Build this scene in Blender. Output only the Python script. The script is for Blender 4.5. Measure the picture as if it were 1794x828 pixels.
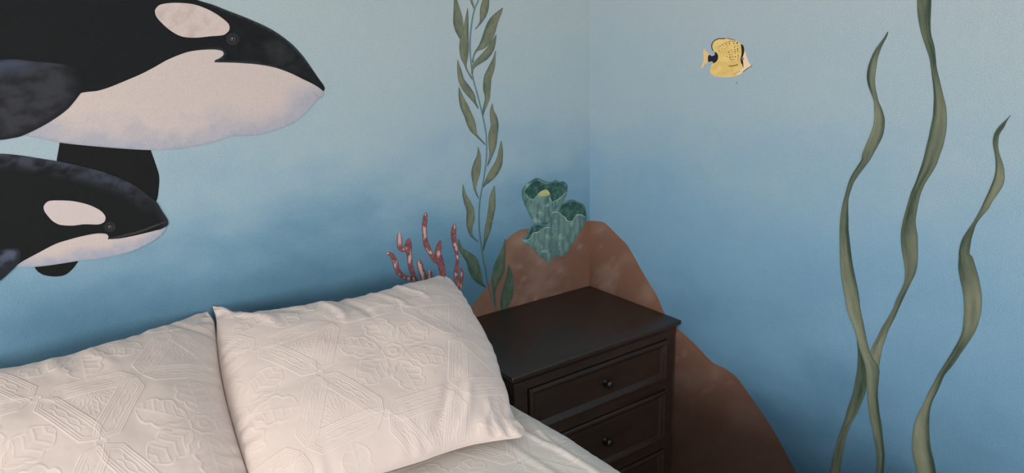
import bpy, bmesh, math, random
import numpy as np
from mathutils import Vector, Matrix
from mathutils.geometry import delaunay_2d_cdt

for o in list(bpy.data.objects): bpy.data.objects.remove(o)
SC = bpy.context.scene
COL = SC.collection

# ------------------------------------------------------------ camera
F_PX = 1223.6
PITCH, YAW, ROLL = 0.2609, 0.9666, -0.0296
CAM = np.array([-1.6253, -1.8573, 1.6])
_F = np.array([math.cos(PITCH)*math.cos(YAW), math.cos(PITCH)*math.sin(YAW), -math.sin(PITCH)])
_R = np.array([math.sin(YAW), -math.cos(YAW), 0.0]); _U = np.cross(_R, _F)
_c, _s = math.cos(ROLL), math.sin(ROLL)
_R, _U = _c*_R + _s*_U, _c*_U - _s*_R
cd = bpy.data.cameras.new('camera'); cam = bpy.data.objects.new('camera', cd); COL.objects.link(cam)
cd.sensor_fit = 'HORIZONTAL'; cd.sensor_width = 36; cd.lens = 36*F_PX/1794
cd.clip_start = 0.02; cd.clip_end = 100
cam.matrix_world = Matrix(((_R[0], _U[0], -_F[0], CAM[0]), (_R[1], _U[1], -_F[1], CAM[1]),
                           (_R[2], _U[2], -_F[2], CAM[2]), (0, 0, 0, 1)))
SC.camera = cam

# ------------------------------------------------------------ world, daylight, added front fill, exposure
W = bpy.data.worlds.new('World'); SC.world = W; W.use_nodes = True
W.node_tree.nodes['Background'].inputs[0].default_value = (0.9, 0.93, 1.0, 1)
W.node_tree.nodes['Background'].inputs[1].default_value = 0.6

def area_light(name, loc, target, sx, sy, power, color):
    l = bpy.data.lights.new(name, 'AREA'); l.shape = 'RECTANGLE'; l.size = sx; l.size_y = sy
    l.energy = power; l.color = color
    o = bpy.data.objects.new(name, l); COL.objects.link(o); o.location = loc
    o.rotation_euler = (Vector(target)-Vector(loc)).to_track_quat('-Z', 'Y').to_euler()
    return o
WIN_L = dict(y0=-2.5, y1=-1.0, z0=1.0, z1=2.15)      # window in wall_left
FILL_WIN = dict(x0=-1.9, x1=-0.5, z0=1.0, z1=2.15)      # added window in wall_front, placed to brighten the mural corner
RX, RY, RZ = -4.5, -4.6, 2.5
area_light('daylight_left', (RX-0.12, -1.75, 1.6), (0, -1.75, 1.2), 1.45, 1.1, 96, (1.0, 0.94, 0.88))
area_light('fill_front', (-1.2, RY-0.12, 1.6), (-1.2, 0, 1.2), 1.35, 1.1, 62, (1.0, 0.96, 0.93))  # added fill from the front, evens out the back wall near the corner

SC.view_settings.view_transform = 'Standard'; SC.view_settings.look = 'None'
SC.view_settings.gamma = 1; SC.view_settings.use_curve_mapping = False
SC.view_settings.exposure = 0.0
EXPO = 0.95      # display level of a white surface on the mural wall, used to turn seen colours into paint colours

# ------------------------------------------------------------ helpers
def lin(c):
    c = np.asarray(c, float)/255.0
    return np.where(c <= 0.04045, c/12.92, ((c+0.055)/1.055)**2.4)
WALL_E = {'L': np.array((0.88, 0.88, 0.87)), 'R': np.array((0.84, 0.85, 0.84))}   # light reaching each painted wall, per channel
def pcol(c, e=None): return np.clip(lin(c)/(EXPO if e is None else e), 0, 0.95)
def ray(x, y): return _F*F_PX + _R*(x-897) - _U*(y-414)
def on_left(x, y):
    r = ray(x, y); p = CAM + r*(-CAM[1]/r[1]); return (p[0], p[2])
def on_right(x, y):
    r = ray(x, y); p = CAM + r*(-CAM[0]/r[0]); return (p[1], p[2])
def sstep(a, b, x):
    t = np.clip((x-a)/(b-a), 0, 1); return t*t*(3-2*t)

_rng = np.random.RandomState(5); _perm = _rng.rand(256, 256)
def vnoise(x, y):
    x = np.asarray(x, float); y = np.asarray(y, float)
    xi = np.floor(x).astype(int); yi = np.floor(y).astype(int); fx = x-xi; fy = y-yi
    fx = fx*fx*(3-2*fx); fy = fy*fy*(3-2*fy)
    g = lambda i, j: _perm[i % 256, j % 256]
    return (g(xi, yi)*(1-fx)+g(xi+1, yi)*fx)*(1-fy) + (g(xi, yi+1)*(1-fx)+g(xi+1, yi+1)*fx)*fy
def fbm(x, y, o=4):
    s = 0; a = 0.5; n = 0
    for k in range(o):
        s = s + a*vnoise(x*2**k+17*k, y*2**k+31*k); n += a; a *= 0.55
    return s/n

def tag(o, label=None, cat=None, group=None, kind=None):
    if label: o['label'] = label
    if cat: o['category'] = cat
    if group: o['group'] = group
    if kind: o['kind'] = kind
    return o
def empty(name, loc, label, cat, group=None, rz=0):
    o = bpy.data.objects.new(name, None); COL.objects.link(o); o.location = loc
    o.rotation_euler = (0, 0, rz); o.empty_display_size = 0.05
    return tag(o, label, cat, group)
def link_mesh(name, me, mat, parent=None, smooth=False):
    o = bpy.data.objects.new(name, me); COL.objects.link(o)
    if mat: me.materials.append(mat)
    if parent: o.parent = parent
    if smooth: me.polygons.foreach_set('use_smooth', [True]*len(me.polygons))
    return o
def from_bm(name, bm, mat, parent=None, smooth=False):
    bmesh.ops.recalc_face_normals(bm, faces=bm.faces)
    me = bpy.data.meshes.new(name); bm.to_mesh(me); bm.free()
    return link_mesh(name, me, mat, parent, smooth)
def add_box(bm, a, b, bev=0.0, seg=2):
    a = Vector(a); b = Vector(b)
    vs = [bm.verts.new((x, y, z)) for x in (a.x, b.x) for y in (a.y, b.y) for z in (a.z, b.z)]
    fs = [bm.faces.new([vs[i] for i in q]) for q in
          ((0, 1, 3, 2), (4, 6, 7, 5), (0, 4, 5, 1), (2, 3, 7, 6), (0, 2, 6, 4), (1, 5, 7, 3))]
    if bev:
        es = list({e for f in fs for e in f.edges})
        bmesh.ops.bevel(bm, geom=es, offset=bev, segments=seg, profile=0.5, affect='EDGES')
def add_lathe(bm, prof, axis_mat, n=28):
    rings = []
    for (r, h) in prof:
        rings.append([bm.verts.new(axis_mat @ Vector((r*math.cos(2*math.pi*k/n), r*math.sin(2*math.pi*k/n), h))) for k in range(n)])
    for i in range(len(rings)-1):
        for k in range(n):
            bm.faces.new((rings[i][k], rings[i][(k+1) % n], rings[i+1][(k+1) % n], rings[i+1][k]))
    bm.faces.new(rings[0]); bm.faces.new(rings[-1])

# ------------------------------------------------------------ materials
def new_mat(name):
    m = bpy.data.materials.new(name); m.use_nodes = True
    nt = m.node_tree; b = nt.nodes['Principled BSDF']
    return m, nt, b
def N(nt, t, **kw):
    n = nt.nodes.new(t)
    for k, v in kw.items():
        if k.startswith('i_'): n.inputs[k[2:].replace('_', ' ')].default_value = v
        else: setattr(n, k, v)
    return n
def plaster_bump(nt, b, strength=0.6):
    tc = N(nt, 'ShaderNodeNewGeometry')
    n1 = N(nt, 'ShaderNodeTexNoise', i_Scale=260.0, i_Detail=3.0, i_Roughness=0.6)
    n2 = N(nt, 'ShaderNodeTexNoise', i_Scale=22.0, i_Detail=3.0)
    nt.links.new(tc.outputs['Position'], n1.inputs['Vector']); nt.links.new(tc.outputs['Position'], n2.inputs['Vector'])
    mx = N(nt, 'ShaderNodeMath', operation='MULTIPLY_ADD'); mx.inputs[1].default_value = 1.2
    nt.links.new(n2.outputs['Fac'], mx.inputs[0]); nt.links.new(n1.outputs['Fac'], mx.inputs[2])
    bp = N(nt, 'ShaderNodeBump', i_Strength=strength, i_Distance=0.0016)
    nt.links.new(mx.outputs[0], bp.inputs['Height']); nt.links.new(bp.outputs['Normal'], b.inputs['Normal'])
    return tc, n1
def grain(nt, tc, sock, amount):
    """fine paint mottling multiplied into a colour socket"""
    n = N(nt, 'ShaderNodeTexNoise', i_Scale=420.0, i_Detail=2.0)
    nt.links.new(tc.outputs['Position'], n.inputs['Vector'])
    mr = N(nt, 'ShaderNodeMapRange'); mr.inputs[1].default_value = 0.3; mr.inputs[2].default_value = 0.7
    mr.inputs[3].default_value = 1-amount; mr.inputs[4].default_value = 1+amount
    nt.links.new(n.outputs['Fac'], mr.inputs[0])
    vm = N(nt, 'ShaderNodeVectorMath', operation='SCALE')
    nt.links.new(sock, vm.inputs[0]); nt.links.new(mr.outputs[0], vm.inputs['Scale'])
    return vm.outputs[0]
def water_wall_material(name, stops, shift, lev):
    """the mural's background paint: pale grey-blue high up, deeper blue towards the sea floor, cloudy brushed transitions"""
    m, nt, b = new_mat(name); tc, n1 = plaster_bump(nt, b)
    b.inputs['Roughness'].default_value = 0.62; b.inputs['Specular IOR Level'].default_value = 0.25
    sx = N(nt, 'ShaderNodeSeparateXYZ'); nt.links.new(tc.outputs['Position'], sx.inputs[0])
    cn = N(nt, 'ShaderNodeTexNoise', i_Scale=3.2, i_Detail=4.0, i_Roughness=0.55)
    mp = N(nt, 'ShaderNodeMapping'); mp.inputs['Scale'].default_value = (1, 1, 1.7); mp.inputs['Location'].default_value = (shift, 0.3, 0)
    nt.links.new(tc.outputs['Position'], mp.inputs[0]); nt.links.new(mp.outputs[0], cn.inputs['Vector'])
    a = N(nt, 'ShaderNodeMath', operation='MULTIPLY_ADD'); a.inputs[1].default_value = 0.38
    nt.links.new(cn.outputs['Fac'], a.inputs[0]); nt.links.new(sx.outputs['Z'], a.inputs[2])
    mr = N(nt, 'ShaderNodeMapRange'); mr.inputs[1].default_value = 0.15; mr.inputs[2].default_value = 2.15
    nt.links.new(a.outputs[0], mr.inputs[0])
    cr = N(nt, 'ShaderNodeValToRGB'); e = cr.color_ramp.elements; cr.color_ramp.interpolation = 'B_SPLINE'
    while len(e) < len(stops): e.new(0.5)
    for el, (z, c) in zip(e, stops):
        el.position = (z-0.0)/2.0; el.color = (*pcol(c, lev), 1)
    nt.links.new(mr.outputs[0], cr.inputs[0])
    nt.links.new(grain(nt, tc, cr.outputs[0], 0.11), b.inputs['Base Color'])
    return m
def paint_material(name, rough=0.55):
    m, nt, b = new_mat(name); tc, n1 = plaster_bump(nt, b, 0.5)
    b.inputs['Roughness'].default_value = rough; b.inputs['Specular IOR Level'].default_value = 0.1
    at = N(nt, 'ShaderNodeAttribute', attribute_name='pigment')
    nt.links.new(grain(nt, tc, at.outputs['Color'], 0.045), b.inputs['Base Color'])
    return m
def plain_material(name, c, rough=0.6, noise=0.06, scale=30, e=1.0, stretch=None, bump=0.0, spec=0.3):
    m, nt, b = new_mat(name); b.inputs['Roughness'].default_value = rough; b.inputs['Specular IOR Level'].default_value = spec
    tc = N(nt, 'ShaderNodeTexCoord'); mp = N(nt, 'ShaderNodeMapping')
    if stretch: mp.inputs['Scale'].default_value = stretch
    n = N(nt, 'ShaderNodeTexNoise', i_Scale=float(scale), i_Detail=5.0)
    nt.links.new(tc.outputs['Object'], mp.inputs[0]); nt.links.new(mp.outputs[0], n.inputs['Vector'])
    cr = N(nt, 'ShaderNodeValToRGB'); c = pcol(c, e)
    cr.color_ramp.elements[0].position = 0.3; cr.color_ramp.elements[1].position = 0.7
    cr.color_ramp.elements[0].color = (*(c*(1-noise)), 1); cr.color_ramp.elements[1].color = (*np.clip(c*(1+noise), 0, 1), 1)
    nt.links.new(n.outputs['Fac'], cr.inputs[0]); nt.links.new(cr.outputs[0], b.inputs['Base Color'])
    if bump:
        bp = N(nt, 'ShaderNodeBump', i_Strength=0.5, i_Distance=bump)
        nt.links.new(n.outputs['Fac'], bp.inputs['Height']); nt.links.new(bp.outputs[0], b.inputs['Normal'])
    return m
WATER_L = [(0.55, (58, 92, 112)), (0.84, (68, 106, 128)), (1.04, (82, 122, 146)), (1.20, (114, 151, 173)), (1.40, (150, 172, 182)), (1.90, (164, 176, 178))]
WATER_R = [(0.46, (40, 74, 96)), (0.74, (90, 132, 160)), (0.96, (106, 147, 175)), (1.20, (120, 157, 181)), (1.44, (146, 169, 180)), (1.90, (160, 174, 180))]
M_WALL_B = water_wall_material('mural_water_back', WATER_L, 0.0, WALL_E['L'])
M_WALL_R = water_wall_material('mural_water_right', WATER_R, 4.0, WALL_E['R'])
M_PLAIN = plain_material('painted_plaster', (230, 228, 222), 0.7, 0.03, 20)
M_CEIL = plain_material('ceiling_paint', (238, 237, 234), 0.8, 0.02, 20)
M_FLOOR = plain_material('dark_wood_floor', (92, 70, 55), 0.5, 0.25, 8, stretch=(1, 12, 1))
M_PAINT = paint_material('mural_paint')
M_ROCKP = paint_material('mural_rock_paint', 0.6)

def fabric_material(name, c):
    m, nt, b = new_mat(name); b.inputs['Roughness'].default_value = 0.72
    b.inputs['Sheen Weight'].default_value = 0.15; b.inputs['Specular IOR Level'].default_value = 0.25
    at = N(nt, 'ShaderNodeAttribute', attribute_name='weave')
    mr = N(nt, 'ShaderNodeMapRange'); mr.inputs[3].default_value = 0.985; mr.inputs[4].default_value = 1.02
    nt.links.new(at.outputs['Fac'], mr.inputs[0])
    vm = N(nt, 'ShaderNodeVectorMath', operation='SCALE'); vm.inputs[0].default_value = c
    nt.links.new(mr.outputs[0], vm.inputs['Scale']); nt.links.new(vm.outputs[0], b.inputs['Base Color'])
    rr = N(nt, 'ShaderNodeMapRange'); rr.inputs[3].default_value = 0.8; rr.inputs[4].default_value = 0.5
    nt.links.new(at.outputs['Fac'], rr.inputs[0]); nt.links.new(rr.outputs[0], b.inputs['Roughness'])
    tc = N(nt, 'ShaderNodeTexCoord'); n = N(nt, 'ShaderNodeTexNoise', i_Scale=700.0, i_Detail=2.0)
    nt.links.new(tc.outputs['Object'], n.inputs['Vector'])
    bp = N(nt, 'ShaderNodeBump', i_Strength=0.25, i_Distance=0.0006)
    nt.links.new(n.outputs['Fac'], bp.inputs['Height']); nt.links.new(bp.outputs[0], b.inputs['Normal'])
    return m
M_LINEN = fabric_material('cream_jacquard', (0.70, 0.60, 0.56))
M_SPREAD = fabric_material('cream_bedspread', (0.66, 0.62, 0.585))
M_MATT = plain_material('mattress_ticking', (225, 222, 215), 0.8, 0.03, 60)
M_BEDWOOD = plain_material('bed_frame_wood', (60, 42, 34), 0.5, 0.2, 10, stretch=(1, 10, 1))

def wood_material(name, c1, c2):
    m, nt, b = new_mat(name); b.inputs['Roughness'].default_value = 0.36; b.inputs['Specular IOR Level'].default_value = 0.5
    b.inputs['Coat Weight'].default_value = 0.15; b.inputs['Coat Roughness'].default_value = 0.4
    tc = N(nt, 'ShaderNodeTexCoord'); mp = N(nt, 'ShaderNodeMapping'); mp.inputs['Scale'].default_value = (2.5, 30, 30)
    n = N(nt, 'ShaderNodeTexNoise', i_Scale=2.2, i_Detail=6.0, i_Roughness=0.6, i_Distortion=0.6)
    nt.links.new(tc.outputs['Object'], mp.inputs[0]); nt.links.new(mp.outputs[0], n.inputs['Vector'])
    cr = N(nt, 'ShaderNodeValToRGB'); cr.color_ramp.elements[0].position = 0.3; cr.color_ramp.elements[1].position = 0.75
    cr.color_ramp.elements[0].color = (*c1, 1); cr.color_ramp.elements[1].color = (*c2, 1)
    nt.links.new(n.outputs['Fac'], cr.inputs[0]); nt.links.new(cr.outputs[0], b.inputs['Base Color'])
    bp = N(nt, 'ShaderNodeBump', i_Strength=0.15, i_Distance=0.0006)
    nt.links.new(n.outputs['Fac'], bp.inputs['Height']); nt.links.new(bp.outputs[0], b.inputs['Normal'])
    return m
M_WOOD = wood_material('espresso_wood', (0.018, 0.0105, 0.0075), (0.036, 0.0225, 0.0165))
M_KNOB = plain_material('dark_bronze', (30, 26, 25), 0.32, 0.1, 40, spec=0.5)

# ------------------------------------------------------------ the room
def struct_box(name, a, b, mat):
    bm = bmesh.new(); add_box(bm, a, b); return tag(from_bm(name, bm, mat), kind='structure')
T = 0.1
struct_box('floor', (RX-T, RY-T, -T), (T, T, 0), M_FLOOR)
struct_box('ceiling', (RX-T, RY-T, RZ), (T, T, RZ+T), M_CEIL)
struct_box('wall_back', (RX-T, 0, 0), (0, T, RZ), M_WALL_B)
struct_box('wall_right', (0, RY-T, 0), (T, T, RZ), M_WALL_R)
def holed_wall(name, horiz, a0, a1, w, pos, thick):
    bm = bmesh.new()
    lo, hi = w
    def bx(h0, h1, z0, z1):
        if horiz == 'y': add_box(bm, (pos-thick, h0, z0), (pos, h1, z1))
        else: add_box(bm, (h0, pos-thick, z0), (h1, pos, z1))
    bx(a0, lo[0], 0, RZ); bx(hi[0], a1, 0, RZ); bx(lo[0], hi[0], 0, lo[1]); bx(lo[0], hi[0], hi[1], RZ)
    tag(from_bm(name, bm, M_PLAIN), kind='structure')
holed_wall('wall_left', 'y', RY, 0, ((WIN_L['y0'], WIN_L['z0']), (WIN_L['y1'], WIN_L['z1'])), RX, T)
holed_wall('wall_front', 'x', RX-T, 0, ((FILL_WIN['x0'], FILL_WIN['z0']), (FILL_WIN['x1'], FILL_WIN['z1'])), RY, T)
def window(name, horiz, lo, hi, pos):
    bm = bmesh.new(); f = 0.045
    def bx(h0, h1, z0, z1):
        if horiz == 'y': add_box(bm, (pos-0.08, h0, z0), (pos-0.03, h1, z1), 0.004)
        else: add_box(bm, (h0, pos-0.08, z0), (h1, pos-0.03, z1), 0.004)
    bx(lo[0], hi[0], lo[1], lo[1]+f); bx(lo[0], hi[0], hi[1]-f, hi[1])
    bx(lo[0], lo[0]+f, lo[1]+f, hi[1]-f); bx(hi[0]-f, hi[0], lo[1]+f, hi[1]-f)
    m = (lo[0]+hi[0])/2; bx(m-f/2, m+f/2, lo[1]+f, hi[1]-f)
    tag(from_bm(name, bm, M_CEIL), kind='structure')
window('window_1', 'y', (WIN_L['y0'], WIN_L['z0']), (WIN_L['y1'], WIN_L['z1']), RX)
window('fill_window', 'x', (FILL_WIN['x0'], FILL_WIN['z0']), (FILL_WIN['x1'], FILL_WIN['z1']), RY)  # frame of the added front fill opening

# ------------------------------------------------------------ painted figures on the walls
def catmull(pts, closed=True, step=2.5, sharp=()):
    P = [np.array(p, float) for p in pts]; n = len(P); out = []
    rngn = n if closed else n-1
    for i in range(rngn):
        p1, p2 = P[i], P[(i+1) % n]
        p0 = P[(i-1) % n] if (closed or i > 0) else 2*p1-p2
        p3 = P[(i+2) % n] if (closed or i < n-2) else 2*p2-p1
        if i in sharp: p0 = 2*p1-p2
        if (i+1) % n in sharp: p3 = 2*p2-p1
        L = np.linalg.norm((p2-p1)[:2]); k = max(1, int(round(L/step)))
        for j in range(k):
            t = j/k
            # centripetal-like tension kept mild
            m1 = (p2-p0)*0.5*min(1, L/max(1e-6, np.linalg.norm((p1-p0)[:2]))*1.0) if np.linalg.norm((p1-p0)[:2]) > L else (p2-p0)*0.5
            m2 = (p3-p1)*0.5*min(1, L/max(1e-6, np.linalg.norm((p3-p2)[:2]))) if np.linalg.norm((p3-p2)[:2]) > L else (p3-p1)*0.5
            h00 = 2*t**3-3*t**2+1; h10 = t**3-2*t**2+t; h01 = -2*t**3+3*t**2; h11 = t**3-t**2
            out.append(h00*p1+h10*m1+h01*p2+h11*m2)
    if not closed: out.append(P[-1])
    return np.array(out)
def poly_dist(P, poly, closed=True):
    """distance of every point of P to the polyline"""
    A = poly; B = np.roll(poly, -1, 0)
    if not closed: A = poly[:-1]; B = poly[1:]
    d = np.full(len(P), 1e9)
    for a, b in zip(A, B):
        ab = b-a; L = (ab**2).sum()
        if L < 1e-9: continue
        t = np.clip(((P-a)@ab)/L, 0, 1); q = a+t[:, None]*ab
        d = np.minimum(d, np.hypot(*(P-q).T))
    return d
def inside(P, poly):
    x, y = P[:, 0], P[:, 1]; r = np.zeros(len(P), bool); n = len(poly)
    for i in range(n):
        x1, y1 = poly[i]; x2, y2 = poly[(i+1) % n]
        if y1 == y2: continue
        c = ((y1 > y) != (y2 > y)) & (x < (x2-x1)*(y-y1)/(y2-y1)+x1)
        r ^= c
    return r
PAINT_STEP = 0.00022
def mesh_flat(verts2, faces, wall, layer, cols, outline_n, origin):
    """lay a 2-D triangulation on a wall: real coordinates, a coat of paint thick"""
    off = PAINT_STEP*(layer+1); V = []
    for (a, z) in verts2: V.append((a, -off, z) if wall == 'L' else (-off, a, z))
    F = [tuple(f) for f in faces]
    n0 = len(V)
    for i in range(outline_n):
        a, z = verts2[i]; V.append((a, -2e-5, z) if wall == 'L' else (-2e-5, a, z))
    for i in range(outline_n):
        j = (i+1) % outline_n; F.append((i, j, n0+j, n0+i))
    V = [tuple(np.array(v)-origin) for v in V]
    cols = np.vstack([cols, cols[:outline_n]])
    return V, F, cols
def paint_mesh(name, parts, parent, mat=None, label=None):
    """parts: list of (V, F, cols)"""
    V = []; F = []; C = []
    for v, f, c in parts:
        b = len(V); V += v; F += [tuple(i+b for i in q) for q in f]; C.append(c)
    me = bpy.data.meshes.new(name); me.from_pydata(V, [], F); me.update()
    bm = bmesh.new(); bm.from_mesh(me); bmesh.ops.recalc_face_normals(bm, faces=bm.faces); bm.to_mesh(me); bm.free()
    ca = me.attributes.new('pigment', 'FLOAT_COLOR', 'POINT')
    C = np.vstack(C); C = np.hstack([C, np.ones((len(C), 1))]).astype(np.float32)
    ca.data.foreach_set('color', C.ravel())
    o = link_mesh(name, me, mat or M_PAINT, parent)
    if label: o['label'] = label
    return o
def solid(c): return lambda P, d: np.tile(pcol(c), (len(P), 1))
def shape(outline, wall, layer, colfn, grid=5.0, origin=(0, 0, 0), smooth=True, sharp=(), step=2.5, split=None):
    """outline in photo pixels, projected onto the real wall; colours evaluated per vertex"""
    poly = catmull(outline, True, step, sharp) if smooth else np.array(outline, float)
    mn, mx = poly.min(0), poly.max(0)
    gx, gy = np.meshgrid(np.arange(mn[0]+grid/2, mx[0], grid), np.arange(mn[1]+grid/2, mx[1], grid))
    G = np.c_[gx.ravel(), gy.ravel()]
    if len(G):
        G = G[inside(G, poly)]
        if len(G): G = G[poly_dist(G, poly) > grid*0.35]
    P = np.vstack([poly, G]) if len(G) else poly
    vs, es, fs, ov, oe, of = delaunay_2d_cdt([Vector(p) for p in P], [], [list(range(len(poly)))], 1, 1e-5)
    P2 = np.array([tuple(v) for v in vs])
    # keep outline order first
    if len(P2) != len(P): pass
    d = poly_dist(P2, poly)
    cols = np.clip(colfn(P2, d)*EXPO/WALL_E[wall], 0, 0.95)
    pr = on_left if wall == 'L' else on_right
    W2 = [pr(*p) for p in P2]
    n = len(poly) if len(P2) == len(P) else 0
    return mesh_flat(W2, fs, wall, layer, cols, n, np.array(origin, float))
def origin_of(px, wall):
    a, z = (on_left if wall == 'L' else on_right)(*px)
    return (a, -0.001, z) if wall == 'L' else (-0.001, a, z)
def ribbon_outline(rows):
    """rows: (x, y, halfwidth) along a centreline -> closed outline, with u across / t along lookup"""
    R = catmull(rows, False, 2.5); C = R[:, :2]; w = np.maximum(R[:, 2], 0.25)
    t = np.gradient(C, axis=0); t /= np.maximum(1e-6, np.hypot(*t.T))[:, None]
    n = np.c_[-t[:, 1], t[:, 0]]
    return R, np.vstack([C+n*w[:, None], (C-n*w[:, None])[::-1]])
def strip(rows, wall, layer, colfn, origin, nu=6, from_lr=False, step=2.5):
    """a brushed strip: a grid nu across; rows (x, y, w), or (y, xl, xr) when from_lr"""
    R = catmull(rows, False, step)
    if from_lr: L = np.c_[R[:, 1], R[:, 0]]; Rr = np.c_[R[:, 2], R[:, 0]]; wid = R[:, 2]-R[:, 1]
    else:
        C = R[:, :2]; w = np.maximum(R[:, 2], 0.25)
        t = np.gradient(C, axis=0); t /= np.maximum(1e-6, np.hypot(*t.T))[:, None]
        n = np.c_[-t[:, 1], t[:, 0]]; L = C+n*w[:, None]; Rr = C-n*w[:, None]; wid = 2*w
    m = len(R); us = np.linspace(0, 1, nu+1)
    P = (L[:, None, :]*(1-us)[None, :, None]+Rr[:, None, :]*us[None, :, None]).reshape(-1, 2)
    U = np.tile(us, m); S = np.repeat(np.linspace(0, 1, m), nu+1); Wd = np.repeat(wid, nu+1)
    cols = np.clip(colfn(P, U, S, Wd)*EXPO/WALL_E[wall], 0, 0.95)
    pr = on_left if wall == 'L' else on_right
    off = PAINT_STEP*(layer+1)
    V = []
    for p in P:
        a, z = pr(*p); v = (a, -off, z) if wall == 'L' else (-off, a, z); V.append(tuple(np.array(v)-origin))
    F = []
    for i in range(m-1):
        for k in range(nu):
            a = i*(nu+1)+k; F.append((a, a+1, a+nu+2, a+nu+1))
    ring = [i*(nu+1) for i in range(m)]+[(m-1)*(nu+1)+k for k in range(1, nu+1)]+[i*(nu+1)+nu for i in range(m-2, -1, -1)]+[k for k in range(nu-1, 0, -1)]
    b = len(V); C2 = [cols]
    for i in ring:
        v = np.array(V[i])+np.array(origin)
        if wall == 'L': v[1] = -2e-5
        else: v[0] = -2e-5
        V.append(tuple(v-np.array(origin)))
    for i in range(len(ring)):
        j = (i+1) % len(ring); F.append((ring[i], ring[j], b+j, b+i))
    return V, F, np.vstack([cols, cols[ring]])
def mix(a, b, t): return a*(1-t)[:, None]+b*t[:, None]
def const(c, n): return np.tile(pcol(c), (n, 1))

# ---- rock painted round the corner
def rock_col(P, d):
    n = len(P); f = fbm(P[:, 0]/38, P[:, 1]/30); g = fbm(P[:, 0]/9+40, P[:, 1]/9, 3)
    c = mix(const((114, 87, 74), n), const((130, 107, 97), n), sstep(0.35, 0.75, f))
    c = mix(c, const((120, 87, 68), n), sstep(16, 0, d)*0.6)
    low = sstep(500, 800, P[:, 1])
    c = mix(c, const((72, 56, 49), n), low*0.85)  # low rock colour darkened, with shade of bed and chest put into it
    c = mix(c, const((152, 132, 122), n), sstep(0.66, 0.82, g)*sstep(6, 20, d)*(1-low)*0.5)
    return c
RO = np.array((0, 0, 0.0))
rock_l = [(1031, 386.3), (1005, 388), (985, 391), (960, 396), (925, 400), (912, 402), (893, 414), (880, 432), (868, 470), (852, 503), (822, 542), (800, 575), (760, 640), (740, 720), (760, 800), (900, 900)]
def clamp_corner(tri, wall):
    V, F, c = tri; out = []
    for v in V:
        v = list(v)
        if wall == 'L': v[0] = min(v[0], -0.0002)
        else: v[1] = min(v[1], -0.0002)
        out.append(tuple(v))
    return out, F, c
def on_wall_poly(poly_px_top, wall, bottom):
    return poly_px_top+bottom
rl_bot = [(1040, 905), (1033, 640)]
rock_left_outline = catmull([(1034, 386.3), (1005, 388), (985, 391), (960, 396), (925, 400), (912, 402), (893, 414), (880, 432), (868, 470), (852, 503), (822, 542), (790, 590), (750, 660), (720, 740), (700, 840), (690, 960)], False, 3)
rock_left_outline = [tuple(p) for p in rock_left_outline]+[(1034, 960), (1034, 700), (1034, 520)]
rock_right_outline = catmull([(1028, 386.3), (1045, 387), (1057, 389), (1066, 396), (1076, 406), (1086, 416), (1098, 428), (1108, 444), (1125, 475), (1140, 500), (1152, 520), (1163, 546), (1176, 564), (1195, 582), (1215, 600), (1248, 634), (1270, 645), (1290, 660), (1312, 690), (1330, 715), (1350, 745), (1370, 780), (1395, 828), (1425, 890), (1450, 960)], False, 3)
rock_right_outline = [tuple(p) for p in rock_right_outline]+[(1028, 960), (1028, 700), (1028, 520)]
ro = empty('painted_rock', (0, 0, 0.02), 'brown rock hump painted on the blue mural around the room corner behind the chest', 'painting')
o3 = (0, 0, 0.02)
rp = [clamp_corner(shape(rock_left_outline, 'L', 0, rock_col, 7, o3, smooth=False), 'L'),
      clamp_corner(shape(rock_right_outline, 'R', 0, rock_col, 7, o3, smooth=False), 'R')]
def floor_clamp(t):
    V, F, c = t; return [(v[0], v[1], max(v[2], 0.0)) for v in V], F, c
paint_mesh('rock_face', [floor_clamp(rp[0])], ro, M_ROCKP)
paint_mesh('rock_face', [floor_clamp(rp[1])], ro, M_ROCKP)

# ---- large orca
def black_col(P, d):
    n = len(P); c = const((22, 24, 26), n)
    f = fbm(P[:, 0]/30, P[:, 1]/22)
    head = sstep(380, 470, P[:, 0])*sstep(0, 14, d)*sstep(70, 30, d)
    c = mix(c, const((48, 53, 55), n), head*sstep(0.35, 0.75, f)*0.7)
    c = mix(c, const((62, 72, 76), n), sstep(3.5, 0, d)*sstep(330, 400, P[:, 0])*sstep(140, 100, P[:, 1])*0.6)
    return c
def belly_col(line_fade, y0fn):
    def f(P, d):
        n = len(P); c = const((190, 178, 174), n)
        g = fbm(P[:, 0]/34, P[:, 1]/22); h = fbm(P[:, 0]/5+9, P[:, 1]/5, 3)
        low = y0fn(P)                                    # 0 at lower rim .. 1 deep inside
        t = sstep(1.0, 0.0, low+(g-0.5)*0.9)*(0.6+0.5*h)
        c = mix(c, const((146, 153, 172), n), np.clip(t, 0, 1)*line_fade)
        c = mix(c, const((132, 146, 158), n), sstep(2.6, 0, d)*sstep(0.35, 0, low)*0.7)
        return c
    return f
def flipper_col(P, d):
    n = len(P); f = fbm(P[:, 0]/26, P[:, 1]/14); h = fbm(P[:, 0]/5, P[:, 1]/5, 3)
    c = mix(const((34, 35, 39), n), const((54, 56, 63), n), sstep(0.3, 0.7, f)*0.8+0.2*(h-0.5))
    c = mix(c, const((62, 72, 90), n), sstep(150, 108, P[:, 1]+P[:, 0]*0.32)*sstep(0, 5, d)*0.85)
    c = mix(c, const((29, 30, 33), n), sstep(12, 2, d)*sstep(120, 175, P[:, 1])*0.9)
    c = mix(c, const((22, 24, 26), n), sstep(105, 150, P[:, 0]+0.25*(160-P[:, 1])))
    return c
upper_big = [(566, 160), (557.7, 153), (545, 145.5), (530.6, 138.7), (510, 128.5), (480, 118), (449.5, 112.7), (412, 110), (375.5, 109)]
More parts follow.
